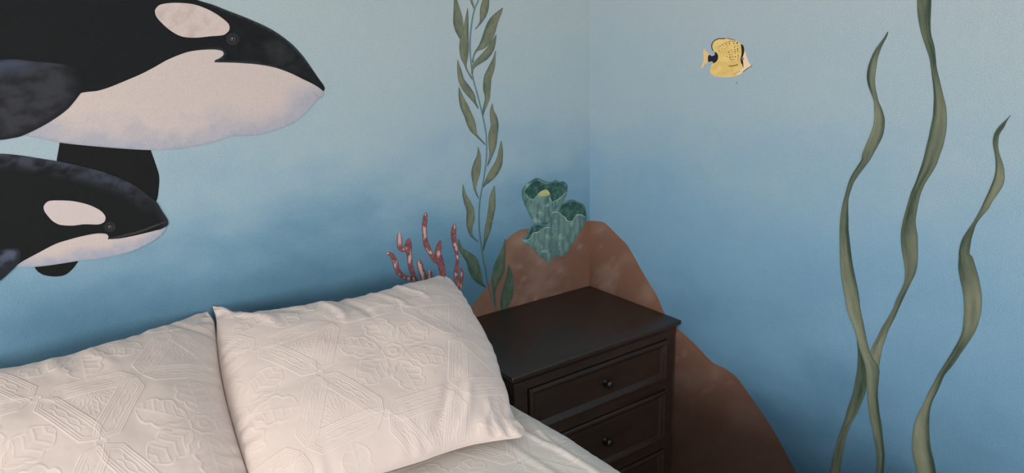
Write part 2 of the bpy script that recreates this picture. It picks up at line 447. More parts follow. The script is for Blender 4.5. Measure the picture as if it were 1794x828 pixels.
hook = [(375.5, 109), (377, 105), (385, 101.5), (391.5, 95.5), (390, 90), (378.4, 87), (354.7, 87.3), (327.7, 91.3), (293.8, 104.5), (270, 117.8), (248, 129.2), (219.9, 141.3), (188.5, 153.9), (169.6, 159.2), (141.3, 163.3)]
flip_edge = [(141.3, 163.3), (130.4, 177.5), (119.4, 190), (103.7, 202.6), (81.7, 216.7), (62.8, 226.8), (42.4, 236.2)]
body_big = [(-420, 150), (-330, 20), (-200, -60), (-40, -95), (120, -80), (250, -38), (310, -14), (350, 1.5), (372, 8), (395, 17), (436, 33), (476.5, 52), (510, 76), (530.6, 98), (547.6, 122), (557.7, 137), (566.5, 149), (569, 155), (567, 159)]+upper_big+hook[1:]+[(60, 190), (-60, 215), (-200, 225), (-330, 205)]
belly_big = list(reversed(upper_big+hook[1:]+flip_edge[1:]))
bottom_big = [(42.4, 237), (75, 243.4), (103.7, 249.4), (141, 253.8), (188, 258), (225, 260.8), (260, 262.5), (300, 262), (337.8, 257), (371.6, 250), (392, 243.6), (405.5, 239), (436, 237.8), (463, 234), (496.8, 223), (520.5, 211.4), (540.8, 192.8), (554.3, 176.5), (561, 171.5), (566, 166.5)]
# belly outline: from the flipper tip up along the black edge, to the snout, back along the underside
belly_poly = belly_big+list(reversed(bottom_big))[0:-1]
BB = np.array(bottom_big)
def big_low(P): return np.clip(poly_dist(P, BB, False)/62, 0, 1.5)
BO = np.array(origin_of((200, 150), 'L'))
ob = empty('painted_orca', BO, 'large black and white orca painted high on the left wall, facing right', 'painting')
SH = lambda out, lay, fn, org, g=5.0, **k: [shape(out, 'L', lay, fn, g, org, **k)]
paint_mesh('body', SH(body_big, 3, black_col, BO, 6, sharp=(18, 27)), ob)
paint_mesh('belly', SH(belly_poly, 4, belly_col(0.85, big_low), BO, 4.5, sharp=()), ob, label='white belly and lower jaw with blue grey underside')
paint_mesh('eye_patch', SH([(271.8, 17), (280, 8.5), (304, 5), (337.8, 7.4), (365, 17), (385, 28.8), (400.4, 42.3), (401.4, 52.4), (392, 61), (368, 63.6), (341, 66), (317.5, 63.6), (297, 52.4), (280.3, 37.2), (272.9, 27)], 5,
    lambda P, d: mix(const((194, 180, 174), len(P)), const((180, 167, 161), len(P)), sstep(0.45, 0.75, fbm(P[:, 0]/14, P[:, 1]/12))), BO), ob, label='white oval eye patch')
paint_mesh('flipper', SH([(-150, 160), (-110, 118), (-50, 106), (0, 104.3), (31, 104), (62.8, 108), (94, 110.5), (125.6, 116), (143, 125.6), (152, 141), (149, 155)]+flip_edge+[(31.4, 240), (0, 245), (-50, 244), (-110, 226), (-145, 195)], 6, flipper_col, BO, 4.5), ob, label='dark blue grey near flipper')
def far_col(P, d): return const((22, 23, 25), len(P))
paint_mesh('flipper', SH([(105, 240), (104, 252), (101.7, 266), (99.4, 280.5), (100, 310), (120, 350), (180, 380), (250, 375), (273.8, 352), (278, 331), (278.7, 308), (272, 285), (264, 262), (262, 250), (180, 240)], 1, far_col, BO, 9, sharp=(0, 13)), ob, label='black far flipper showing below the belly')
def eye(cx, cy, r, layer, org, parent):
    th = np.linspace(0, 2*math.pi, 22, endpoint=False)
    el = lambda a, b, dx=0, dy=0: [(cx+dx+a*math.cos(t), cy+dy+b*math.sin(t)) for t in th]
    def halo(P, d):
        rr = np.hypot((P[:, 0]-cx)/r, (P[:, 1]-cy)/(r*0.9)); n = len(P)
        return mix(const((22, 24, 26), n), const((46, 49, 52), n), sstep(1, 0.8, rr)*sstep(0.35, 0.62, rr)*0.7)
    parts = [shape(el(r, r*0.85), 'L', layer, halo, 1.6, org, smooth=False),
             shape(el(r*0.36, r*0.3), 'L', layer+1, solid((88, 84, 82)), 3, org, smooth=False),
             shape(el(r*0.24, r*0.22), 'L', layer+2, solid((24, 24, 26)), 3, org, smooth=False),
             shape(el(r*0.08, r*0.08, -r*0.06, -r*0.05), 'L', layer+3, solid((170, 170, 170)), 3, org, smooth=False)]
    paint_mesh('eye', parts, parent)
eye(407.5, 68.5, 13, 6, BO, ob)
jaw = [(551, 160), (557, 159), (562, 161), (565.5, 165), (564, 169.5), (559, 171.5), (553, 169.5)]
paint_mesh('lip', [strip([(548, 161, 0.5), (553, 166, 1.2), (558, 171, 1.2), (563, 170, 1.0), (566, 165, 0.6)], 'L', 6, lambda P, U, S, Wd: const((160, 148, 150), len(P)), BO, 2)], ob)

# ---- small orca
upper_s = [(290, 397), (283, 400.5), (270.6, 403.8), (241, 411), (212, 416.8), (188.4, 418.4)]
hook_s = [(190, 414), (185.8, 409.3), (169.5, 408.6), (146.7, 412.6), (123.9, 418.4), (97.8, 426.6), (65, 443.5), (39, 457.5), (27.7, 465.4)]
top_s = [(-260, 340), (-200, 300), (-100, 274), (0, 269), (39, 272.4), (65, 276.6), (104, 282.8), (146.7, 292), (182.6, 301.7), (212, 313), (238, 326), (257.5, 340.8), (273.8, 353), (283.6, 368.5), (293.5, 384), (295, 390), (293.4, 394.6)]
body_s = top_s+upper_s+hook_s+[(0, 470), (-80, 490), (-180, 480), (-250, 420)]
TS = np.array(top_s)
def small_black(P, d):
    n = len(P); f = fbm(P[:, 0]/24+5, P[:, 1]/14); dt = poly_dist(P, TS, False)
    c = const((22, 25, 26), n)
    c = mix(c, const((72, 78, 94), n), sstep(32, 3, dt)*sstep(0.3, 0.62, f)*sstep(275, 215, P[:, 0])*0.72)
    c = mix(c, const((46, 51, 60), n), sstep(14, 0, dt)*0.55)
    return c
bot_s = [(27.7, 467), (58.7, 467), (88, 464), (137, 456.6), (179, 451.7), (212, 445), (241, 435.4), (267, 422.3), (283.6, 409.3), (291, 398.5)]
BS = np.array(bot_s)
def small_low(P): return np.clip(poly_dist(P, BS, False)/26, 0, 1.5)
SO = np.array(origin_of((130, 380), 'L'))
os_ = empty('painted_orca', SO, 'smaller orca calf painted below the large orca, just above the left pillow', 'painting')
paint_mesh('flipper', SH([(58, 462), (62, 470), (67, 476), (78, 481.7), (97.8, 484), (114, 481), (127, 471), (138, 456), (100, 452)], 2, far_col, SO, 6, sharp=(0, 7)), os_, label='black far flipper below the belly')
paint_mesh('body', SH(body_s, 7, small_black, SO, 4.5, sharp=(22, 23)), os_)
paint_mesh('belly', SH(list(reversed(upper_s+hook_s))+list(reversed(bot_s)), 8, belly_col(0.95, small_low), SO, 3.5), os_, label='white throat and belly')
paint_mesh('eye_patch', SH([(76.6, 360.4), (84.8, 352), (104, 350.6), (130.4, 352.3), (156.5, 358.8), (176, 368.6), (184.5, 379), (182.6, 388), (172.8, 392.5), (146.7, 392.3), (127, 394.6), (104.3, 393), (91.3, 385.8), (78.2, 370)], 9, solid((192, 181, 180)), SO), os_, label='white oval eye patch')
paint_mesh('flipper', SH([(-90, 470), (-50, 446), (0, 437), (19.6, 433.8), (33, 436), (36.5, 446), (33, 460), (22.8, 471), (0, 491), (-40, 512), (-80, 505)], 10,
    lambda P, d: mix(const((34, 36, 42), len(P)), const((76, 84, 104), len(P)), sstep(0.3, 0.7, fbm(P[:, 0]/16, P[:, 1]/10))*sstep(0, 8, d)*sstep(480, 440, P[:, 1])), SO, 4), os_, label='blue grey near flipper')
eye(192.3, 397, 11, 10, SO, os_)
paint_mesh('mouth_line', [strip([(192, 417, 0.4), (215, 412.5, 1.6), (245, 405, 1.8), (270, 395.5, 1.6), (291, 388, 1)], 'L', 9, lambda P, U, S, Wd: const((52, 54, 58), len(P)), SO, 2)], os_)

# ---- leafy kelp on the left wall
def leaf_col(seed, dark=0.0):
    def f(P, U, S, Wd):
        n = len(P); g = fbm(P[:, 0]/5+seed*7.1, P[:, 1]/14+seed*3.3)
        lowp = sstep(330, 470, P[:, 1])
        a = mix(const((116, 120, 98), n), const((80, 96, 78), n), lowp)
        b = mix(const((78, 94, 86), n), const((48, 70, 62), n), lowp)
        t = np.clip(sstep(0.3, 0.7, g)*0.55+sstep(0.6, 1.0, U if seed % 2 else 1-U)*0.7+sstep(0.72, 1, S)*0.5, 0, 1)
        c = mix(a, b, t)
        c = mix(c, const((142, 140, 104), n), sstep(0.62, 0.8, fbm(P[:, 0]/3+seed, P[:, 1]/9))*0.35*(1-lowp))
        rim = np.maximum(sstep(0.12, 0, U), sstep(0.88, 1, U))
        return mix(c, const((60, 84, 84), n), rim*0.5)
    return f
stem_pts = [(842, -20), (837.8, 0), (831, 17), (826.8, 37), (823.9, 62.6), (823.4, 81), (823.9, 98), (825.6, 115), (827.6, 132), (830.5, 145), (837, 168), (842.8, 191.5), (847.6, 212.7), (851.5, 236), (852.5, 257), (851.7, 278.6), (848, 309.5), (843.4, 334.6), (839.8, 359.7), (839, 386.7), (840, 406), (843.4, 432.8), (847.3, 458), (850.6, 473), (854, 495), (858, 510), (863.7, 525.5), (869.5, 543), (876, 562)]
leaves = [
 [(797.3, -14, .4), (797.9, 0, 2.4), (800.6, 20, 5.4), (802.3, 37, 7.6), (804.3, 52, 6.4), (806, 64, 2.6), (806.5, 70, .3)],
 [(818.8, 15, .4), (817.5, 34, 2.4), (815.8, 50.7, 4), (813.4, 67.6, 6.3), (812.8, 84.6, 7.3), (813.3, 101, 5.4), (815, 113, 1.8), (817.5, 122, 1), (825, 135, 1), (827.6, 138.7, .7)],
 [(825.3, -8, 1), (826, 2, 1.8), (828.5, 9, 1.3), (830.3, 16, .3)],
 [(855, -16, 1), (851.3, 0, 5), (848.3, 15, 6.4), (846, 27, 5), (843, 36.5, 2.4), (838.6, 44, 1), (832.7, 50.7, .6)],
 [(880.4, 13.9, .5), (875, 22, 3.4), (864.8, 36.4, 7), (858, 54, 8.5), (851.3, 71, 7.6), (842.9, 82, 4.7), (835.3, 88, 1.7), (830.2, 96.4, .9), (827.6, 110, 1)],
 [(869, 60.9, .5), (864.8, 72.7, 3), (859, 86, 5.4), (849.6, 98, 6), (839.5, 106.5, 4.7), (831.9, 113.3, 3.4), (827.6, 120, 2), (826.8, 130, .8)],
 [(868.2, 88.8, .4), (865.5, 103, 2.2), (860.5, 120, 5), (854.4, 135.5, 5.8), (852.8, 154.8, 5.8), (853.8, 170, 3.9), (851.5, 180, 3), (847.6, 191.5, 2), (845.7, 203, .8)],
 [(801.4, 105, .4), (804.5, 124, 3.2), (808.4, 141, 4.6), (816.7, 154.8, 6), (826.4, 168.3, 4.8), (832.5, 180, 1.8), (837.6, 190.5, .5)],
 [(804, 152.8, .4), (807, 168.3, 3.2), (812.8, 185.7, 6), (819.6, 201, 6.2), (825.4, 216.6, 6.6), (829.3, 228, 4.6), (834, 236, 2), (841.8, 244.6, 1.2), (850, 253.3, .8)],
 [(862.5, 181.4, .4), (861.5, 193.4, 3), (864.6, 207, 5.6), (866.4, 220.5, 6), (863.5, 236, 7), (862.5, 255, 5.8), (859.8, 272.8, 2.3), (856, 284, 1.4), (853.7, 290.6, .6)],
 [(837.6, 257.4, .4), (838.6, 272.8, 3), (835.7, 288, 6), (833, 303.7, 6.7), (831.8, 317, 4), (831.8, 330.7, 1.6), (835.7, 342, .9), (838.6, 348, .5)],
 [(877.6, 246.8, .4), (877, 261, 3), (875.7, 274.7, 4.3), (872.4, 288, 6), (864.7, 301.8, 6.5), (856, 314, 4.5), (849, 323, 1.6), (846, 328, .6)],
 [(811, 323, .4), (813, 340, 2.7), (818.3, 353.9, 5), (823.5, 367.4, 5.8), (824, 382.8, 6.4), (822.6, 398, 4.2), (825.5, 411.6, 2), (831, 418, 1), (837.6, 423.5, .4)],
 [(866, 325, .5), (862.9, 344, 4.2), (861.4, 363.5, 5.4), (858, 382.8, 4.8), (854.3, 402, 4.6), (849.5, 423, 2), (846.3, 438.6, .8)],
 [(803, 418.3, .5), (806.8, 434.7, 2.8), (815, 444, 5.5), (826, 456, 8.6), (831, 471.4, 9.3), (836.2, 485, 7.5), (843.4, 496.5, 3), (851, 503, .6)],
 [(885, 418.3, .4), (882.5, 436.7, 2.8), (878.5, 452, 6), (874.3, 469.5, 9), (870, 485, 7.4), (866, 500.4, 4), (865.4, 515.8, 1.5), (868, 535, .7)],
 [(890.7, 463.7, .4), (892.8, 481, 4.6), (892, 496.5, 7.4), (888.4, 515.8, 9), (884, 533, 7), (881, 548, 1.5)]]
KO = np.array(origin_of((850, 540), 'L'))
kl = empty('painted_seaweed', KO, 'leafy olive seaweed frond painted on the left wall, rising from the brown rock', 'painting')
paint_mesh('stem', [strip([(x, y, 1.15) for x, y in stem_pts], 'L', 3, lambda P, U, S, Wd: mix(const((92, 122, 128), len(P)), const((66, 92, 96), len(P)), sstep(250, 480, P[:, 1])), KO, 2)], kl)
for i, lf in enumerate(leaves):
    paint_mesh('leaf', [strip([(x_, y_, w_*1.12) for x_, y_, w_ in lf], 'L', 4 if i != 1 else 5, leaf_col(i), KO, 6)], kl)

# ---- pink coral
def coral_col(seed):
    def f(P, U, S, Wd):
        n = len(P); x = P[:, 0]/3.2+seed*5; y = P[:, 1]/7.5
        g = vnoise(x*0.8, y); h = fbm(P[:, 0]/2.5, P[:, 1]/2.5, 2)
        c = mix(const((132, 86, 86), n), const((106, 66, 72), n), sstep(0.35, 0.7, h))
        c = mix(c, const((196, 168, 162), n), sstep(0.6, 0.7, g)*sstep(0.08, 0.3, U)*sstep(0.95, 0.7, U)*0.85)
        rim = np.maximum(sstep(0.16, 0, U), sstep(0.84, 1, U))
        return mix(c, const((84, 48, 62), n), rim*0.7)
    return f
cz = lambda L: [(660+.2174*x, 350+.2174*y, .2174*w*0.95) for x, y, w in L]
coral = [
 [(80, 432, 6), (95, 432, 15), (118, 442, 20), (140, 475, 22), (155, 530, 24), (175, 580, 22), (210, 610, 20), (250, 632, 18), (290, 640, 10)],
 [(180, 262, 6), (182, 285, 18), (183, 330, 22), (190, 380, 24), (210, 402, 20), (240, 400, 12)],
 [(262, 309, 6), (257, 335, 22), (252, 385, 32), (262, 440, 22), (270, 520, 21), (288, 590, 20), (310, 650, 21), (350, 700, 24), (390, 760, 26), (400, 830, 26)],
 [(340, 477, 6), (342, 505, 22), (356, 560, 25), (376, 620, 25), (392, 680, 24), (398, 760, 24)],
 [(420, 565, 6), (428, 592, 18), (426, 635, 19), (405, 680, 15), (395, 710, 12)],
 [(398, 100, 6), (393, 130, 18), (385, 200, 21), (385, 270, 19), (393, 340, 22), (412, 390, 23), (440, 440, 20), (470, 490, 17), (495, 510, 10)],
 [(513, 326, 6), (505, 360, 19), (492, 420, 26), (505, 480, 30), (522, 540, 27), (532, 620, 26), (520, 720, 26), (450, 800, 24)],
 [(628, 192, 5), (622, 225, 19), (617, 290, 21), (630, 360, 21), (643, 430, 14), (651, 490, 13), (642, 550, 17), (640, 610, 20), (652, 680, 18), (665, 735, 14), (640, 820, 12)],
 [(678, 545, 5), (686, 580, 14), (684, 640, 15), (670, 710, 14), (660, 745, 8)]]
CO = np.array(origin_of((745, 520), 'L'))
cr_ = empty('painted_coral', CO, 'dusty pink branching coral painted on the left wall above the right pillow', 'painting')
for i, b_ in enumerate(coral):
    paint_mesh('branch', [strip(cz(b_), 'L', 1+i % 4, coral_col(i), CO, 8, step=1.5)], cr_)

# ---- green tube sponge
sz = lambda L: [(890+.221*x, 290+.221*y) for x, y in L]
def cup_col(seed, base=(104, 136, 132), deep=(66, 98, 98)):
    def f(P, d):
        n = len(P); g = fbm(P[:, 0]/2.6+seed, P[:, 1]/16); h = fbm(P[:, 0]/7+seed*3, P[:, 1]/9)
        c = mix(const(base, n), const(deep, n), np.clip(sstep(0.35, 0.68, g)*0.8+sstep(6, 0, d)*0.6, 0, 1))
        return mix(c, const((150, 174, 168), n), sstep(0.6, 0.78, h)*0.6)
    return f
def hole_col(P, d):
    n = len(P); g = fbm(P[:, 0]/4, P[:, 1]/7)
    return mix(const((42, 74, 72), n), const((72, 108, 98), n), sstep(0.4, 0.7, g)*0.8)
PO = np.array(origin_of((955, 420), 'L'))
sp = empty('painted_sponge', PO, 'teal green sponge with three frilled cups painted on top of the brown rock', 'painting')
cups = [
 ([(110, 200), (130, 160), (180, 120), (230, 98), (280, 115), (330, 130), (380, 115), (410, 128), (440, 125), (468, 150), (470, 200), (450, 260), (425, 300), (380, 340), (345, 390), (335, 440), (300, 468), (240, 462), (200, 440), (170, 390), (140, 330), (115, 260)],
  [(132, 205), (175, 150), (230, 120), (300, 145), (380, 132), (435, 148), (458, 195), (430, 238), (390, 268), (345, 285), (325, 245), (300, 228), (240, 232), (200, 268), (150, 238)], 2,
  [(143, 232, 3), (165, 258, 5), (198, 270, 5), (235, 232, 6), (280, 225, 5), (322, 238, 5), (345, 285, 5), (390, 270, 6), (430, 240, 6), (462, 208, 4)]),
 ([(342, 372), (385, 350), (420, 305), (460, 280), (510, 268), (560, 288), (600, 308), (621, 370), (618, 440), (575, 515), (530, 590), (492, 650), (455, 700), (400, 725), (350, 715), (338, 600), (333, 480)],
  [(398, 362), (430, 312), (510, 284), (570, 303), (609, 355), (610, 402), (570, 385), (538, 395), (515, 430), (470, 445), (450, 405), (412, 380)], 3,
  [(345, 372, 5), (390, 365, 7), (425, 392, 6), (452, 412, 6), (470, 440, 6), (515, 432, 6), (540, 392, 7), (575, 388, 6), (610, 405, 4)]),
 ([(113, 592), (145, 535), (185, 480), (212, 462), (260, 470), (330, 488), (348, 600), (350, 720), (335, 772), (290, 745), (240, 710), (190, 645), (130, 622)],
  [(140, 582), (165, 530), (190, 490), (215, 470), (300, 488), (235, 525), (192, 540), (172, 572)], 4,
  [(118, 590, 4), (150, 588, 6), (178, 570, 6), (195, 535, 6), (235, 525, 6), (290, 492, 6), (330, 488, 4)])]
for i, (out, hole, lay, rim) in enumerate(cups):
    c_ = paint_mesh('cup', [shape(sz(out), 'L', lay, cup_col(i*9+2, deep=(58, 90, 92) if i == 0 else (72, 104, 103)), 2.5, PO, step=1.5)], sp)
    h_ = paint_mesh('opening', [shape(sz(hole), 'L', lay+4, hole_col, 2.5, PO, step=1.5)], c_, label='dark green hollow')
    paint_mesh('rim', [strip([(890+.221*x, 290+.221*y, .221*w*0.6) for x, y, w in rim], 'L', lay+6, lambda P, U, S, Wd: mix(const((112, 146, 136), len(P)), const((156, 172, 156), len(P)), sstep(0.35, 0.65, fbm(P[:, 0]/4, P[:, 1]/4, 2))), PO, 2, step=1.5)], c_, label='pale frilled rim')
    if i == 0: paint_mesh('polyp', [shape(sz([(228, 236), (255, 205), (300, 188), (322, 205), (330, 228), (290, 240)]), 'L', lay+5, solid((176, 176, 112)), 2.5, PO, step=1.5)], c_, label='yellow lump inside the top cup')

# ---- yellow butterflyfish on the right wall
fz = lambda L: [(1210+.1328*x, 50+.1328*y) for x, y in L]
FO = np.array(origin_of((1275, 100), 'R'))
fi = empty('painted_fish', FO, 'small yellow fish with black spots and eye band painted high on the right wall', 'painting')
def fish_col(P, d):
    n = len(P); g = fbm(P[:, 0]/7, P[:, 1]/7)
    c = mix(const((218, 192, 124), n), const((208, 178, 106), n), sstep(0.35, 0.7, g))
    return mix(c, const((214, 188, 132), n), sstep(1.6, 0, d)*0.6)
FS = lambda out, lay, fn, g=2.5: [shape(fz(out), 'R', lay, fn, g, FO, step=1.2)]
paint_mesh('body', FS([(300, 290), (280, 240), (290, 190), (320, 155), (380, 135), (460, 130), (540, 142), (600, 165), (660, 195), (700, 245), (720, 300), (742, 380), (770, 450), (806, 488), (792, 510), (760, 520), (700, 570), (640, 610), (560, 635), (450, 642), (350, 635), (290, 615), (258, 570), (265, 510), (290, 455), (335, 440), (352, 380), (335, 320)], 1, fish_col), fi)
paint_mesh('tail', FS([(176, 265), (205, 300), (250, 345), (245, 390), (240, 442), (195, 462), (155, 522), (138, 512), (163, 440), (172, 380), (168, 320)], 1, lambda P, d: const((216, 186, 132), len(P))), fi)
paint_mesh('face', FS([(704, 330), (714, 302), (724, 330), (742, 380), (770, 450), (804, 488), (790, 508), (760, 518), (700, 568), (640, 606), (600, 600), (650, 560), (692, 510), (698, 470), (694, 400)], 2, lambda P, d: const((224, 200, 172), len(P))), fi, label='pale cream face and snout')
paint_mesh('tail_spot', FS([(230, 370), (248, 345), (272, 362), (308, 355), (324, 338), (314, 310), (342, 318), (362, 352), (362, 392), (345, 430), (300, 460), (294, 436), (262, 434), (234, 442)], 2, solid((34, 36, 44))), fi, label='black patch at the tail root')
paint_mesh('eye_band', FS([(664, 205), (690, 220), (708, 270), (703, 330), (686, 380), (692, 430), (699, 518), (684, 480), (668, 450), (661, 400), (674, 330), (671, 260)], 3, solid((34, 34, 38))), fi, label='black band across the eye')
th = np.linspace(0, 2*math.pi, 14, endpoint=False)
disc = lambda x, y, r, lay, c: shape(fz([(x+r*math.cos(t), y+r*math.sin(t)) for t in th]), 'R', lay, solid(c), 6, FO, smooth=False)
paint_mesh('eye', [disc(694, 396, 17, 4, (190, 170, 170)), disc(694, 396, 11, 5, (70, 55, 80)), disc(697, 392, 4, 6, (200, 190, 190))], fi)
dots = [(370, 268, 4), (413, 262, 5), (452, 268, 4), (438, 228, 5), (470, 208, 6), (516, 200, 7), (570, 192, 6), (617, 190, 9), (625, 225, 5), (580, 243, 6), (530, 225, 3), (485, 232, 3), (380, 295, 5), (425, 292, 3), (460, 300, 3), (502, 312, 6), (540, 288, 4), (583, 278, 6), (620, 270, 7), (588, 302, 6), (623, 297, 6), (475, 325, 3), (545, 345, 3), (592, 328, 4), (515, 345, 5), (440, 342, 3), (480, 365, 5), (518, 378, 7), (556, 370, 6), (592, 372, 7), (628, 350, 6), (628, 375, 6), (522, 400, 4), (628, 403, 4)]
paint_mesh('spots', [disc(x, y, r*1.15, 2, (56, 44, 32)) for x, y, r in dots], fi, label='small dark dots on the flank')
def stroke(pts, w, lay, c): return strip([(1210+.1328*x, 50+.1328*y, w) for x, y in pts], 'R', lay, lambda P, U, S, Wd: const(c, len(P)), FO, 2, step=1.5)
for pts_, w_, l_, c_ in (([(370, 248), (410, 218), (470, 185), (530, 170), (590, 170)], .35, 2, (110, 88, 50)), ([(505, 490), (540, 494), (580, 488), (625, 474)], .7, 2, (84, 64, 40)),
    ([(530, 408), (560, 412), (590, 408)], .35, 2, (150, 118, 64)), ([(560, 600), (620, 580), (660, 555)], .4, 3, (176, 140, 84))):
    paint_mesh('fin_line', [stroke(pts_, w_, l_, c_)], fi)
for pts_, w_, c_ in (([(300, 292), (284, 262), (280, 225), (292, 185), (322, 155), (335, 148), (372, 134), (410, 134), (460, 130)], .7, (38, 36, 37)), ([(480, 130), (530, 137), (590, 156)], .45, (70, 60, 48)),
    ([(806, 486), (795, 502), (760, 517), (725, 545), (690, 574)], .5, (60, 64, 70))):
    paint_mesh('outline', [stroke(pts_, w_, 3, c_)], fi, label='thin dark outline')
for (px, py, r) in [(1290.8, 144.6, 1.1)]:
    q = np.array(origin_of((px, py), 'R'))
    sp_ = paint_mesh('paint_fleck', [shape([(px+r*.7*math.cos(t), py+r*math.sin(t)) for t in th], 'R', 1, solid((62, 78, 90)), 6, q, smooth=False)], None)
    sp_.location = q; tag(sp_, 'tiny dark fleck of paint on the right wall just below the yellow fish', 'paint mark')
q = np.array(origin_of((514, 157), 'L'))

# ---- ribbon kelp on the right wall
def zr(rows, x0, y0, s): return [(y0+s*y, x0+s*a, x0+s*b) for y, a, b in rows]
K1 = zr([(50, 239, 243), (75, 224, 236), (100, 206, 223), (150, 170, 200), (200, 146, 184), (250, 130, 176), (300, 124, 170), (350, 132, 170), (400, 150, 180), (440, 163, 190), (480, 165, 208), (530, 166, 222), (580, 158, 222), (630, 140, 212), (680, 118, 188), (730, 98, 160)], 1480, 40, .3142) \
   + zr([(0, 175, 220), (40, 150, 190), (80, 125, 160), (120, 108, 135), (160, 97, 120), (200, 86, 109), (240, 76, 107), (300, 67, 108), (360, 63, 109), (420, 63, 115), (480, 64, 122), (540, 66, 130), (600, 71, 142), (660, 80, 155), (720, 92, 165)], 1450, 280, .338) \
   + zr([(0, 125, 194), (50, 142, 205), (100, 162, 215), (150, 176, 225), (200, 189, 237), (250, 206, 258), (300, 220, 288), (350, 224, 288), (400, 226, 283), (440, 229, 282), (480, 233, 286), (520, 238, 290), (560, 244, 297), (600, 253, 303), (650, 262, 308), (700, 272, 314), (750, 279, 316), (828, 277, 311), (900, 270, 306), (1000, 268, 300)], 1440, 540, .3478)
K2 = zr([(-60, 132, 208), (0, 138, 212), (60, 140, 210), (120, 148, 208), (180, 162, 212), (240, 182, 228), (300, 202, 235), (350, 210, 240), (400, 216, 252), (450, 222, 264), (500, 225, 276), (550, 223, 288), (600, 220, 292), (650, 210, 292), (700, 200, 286), (760, 185, 272)], 1560, 0, .3385) \
   + zr([(0, 236, 317), (50, 222, 300), (100, 205, 272), (150, 187, 240), (200, 165, 218), (250, 150, 205), (300, 135, 196), (340, 125, 190), (380, 117, 193), (420, 113, 200), (480, 116, 202), (530, 124, 202), (580, 132, 198), (620, 134, 188), (660, 130, 168), (700, 115, 149), (750, 90, 125)], 1540, 270, .3385) \
   + zr([(0, 358, 388), (50, 330, 366), (100, 300, 340), (150, 275, 322), (200, 250, 305), (240, 238, 297), (300, 222, 288), (360, 222, 284)], 1440, 540, .3478)
K2b = zr([(158, 176, 181), (200, 181, 202), (250, 181, 217), (300, 178, 224), (350, 170, 226), (400, 162, 223), (440, 152, 215), (480, 138, 198), (520, 125, 182), (560, 115, 160), (600, 100, 140), (650, 82, 122), (700, 68, 112), (760, 55, 100), (828, 40, 92), (900, 26, 84), (1000, 10, 74)], 1440, 540, .3478)
K3 = zr([(35, 369, 373), (55, 350, 358), (75, 328, 347), (100, 303, 336), (140, 280, 310), (180, 274, 304), (220, 280, 305), (260, 287, 316), (300, 290, 330), (340, 288, 337), (380, 278, 338), (420, 262, 326), (460, 245, 300), (500, 226, 272), (540, 208, 250), (580, 186, 215), (620, 162, 186), (660, 134, 172), (700, 110, 160), (740, 97, 154), (780, 91, 150)], 1650, 190, .3261) \
   + zr([(20, 213, 264), (60, 211, 277), (100, 217, 288), (140, 226, 296), (180, 231, 300), (220, 233, 298), (260, 230, 289), (290, 227, 279), (315, 220, 266), (340, 208, 250), (380, 185, 222), (420, 160, 195), (460, 135, 162), (490, 120, 148), (520, 103, 135), (560, 85, 115), (600, 65, 105), (640, 48, 103), (690, 40, 104), (740, 38, 110), (790, 48, 122), (828, 57, 128), (880, 64, 132)], 1580, 440, .4686)
def kelp_col(spec, seed):
    """spec: (y, tone 0 dark..1 light, dark-edge side -1 left..1 right) along the blade"""
    S_ = np.array(spec, float)
    def f(P, U, S, Wd):
        n = len(P); y = P[:, 1]
        tone = np.interp(y, S_[:, 0], S_[:, 1]); side = np.interp(y, S_[:, 0], S_[:, 2])
        g = fbm(U*3.5+seed*5, y/60+seed); h = fbm(U*9+seed, y/45+3)
        u = np.where(side > 0, 1-U, U)
        e = sstep(0.42, 0.0, u)*np.abs(side)
        t = np.clip(tone+(g-0.5)*0.9-e*1.0, 0, 1)
        c = mix(const((50, 66, 57), n), const((126, 132, 112), n), t)
        c = mix(c, const((112, 116, 86), n), sstep(0.55, 0.75, h)*0.3)
        rim = np.maximum(sstep(0.1, 0, U), sstep(0.9, 1, U))
        return mix(c, const((56, 80, 76), n), rim*0.6)
    return f
def kelp(rowsets, specs, layers, label, base_px):
    o = np.array(origin_of(base_px, 'R'))
    if len(rowsets) == 1:
        m = paint_mesh('painted_kelp', [strip(rowsets[0], 'R', layers[0], kelp_col(specs[0], 1), o, 8, True, 4)], None); m.location = o
        return tag(m, label, 'painting', 'kelp ribbons painted on the right wall')
    e = empty('painted_kelp', o, label, 'painting', 'kelp ribbons painted on the right wall')
    for r, s, l in zip(rowsets, specs, layers): paint_mesh('blade', [strip(r, 'R', l, kelp_col(s, l), o, 8, True, 4)], e)
s1 = [(58, .1, 0), (110, .55, -.6), (150, .5, -.9), (172, .35, 0), (200, .75, .6), (240, .7, .8), (290, .35, -.5), (340, .1, 0), (400, .35, .9), (460, .8, .7), (540, .9, .6), (600, .8, .5), (680, .7, .7), (760, .45, .9), (828, .25, .9)]
s2 = [(0, .35, .5), (60, .3, .2), (110, .1, 0), (150, .5, -.9), (200, .75, -.8), (260, .65, -.7), (320, .3, -.4), (370, .2, 0), (420, .5, -.3), (470, .45, .2), (520, .2, 0), (570, .35, 0), (620, .75, 0), (680, .8, 0)]
s2b = [(590, .15, 0), (680, .1, 0), (760, .3, 0), (828, .35, 0)]
s3 = [(200, .2, 0), (230, .1, 0), (260, .35, -.4), (310, .8, -.6), (350, .5, -.5), (390, .1, 0), (450, .45, -.6), (520, .8, -.3), (570, .6, -.3), (610, .05, 0), (650, .2, .3), (700, .75, .8), (760, .85, .9), (828, .8, .9)]
kelp([K1], [s1], [4], 'green kelp ribbon painted on the right wall, first to the right of the fish', (1530, 860))
kelp([K2, K2b], [s2, s2b], [2, 3], 'tallest green kelp ribbon on the right wall, reaching past the top of the view', (1600, 860))
kelp([K3], [s3], [2], 'green kelp ribbon painted furthest right on the right wall, with a short curled tip', (1620, 860))

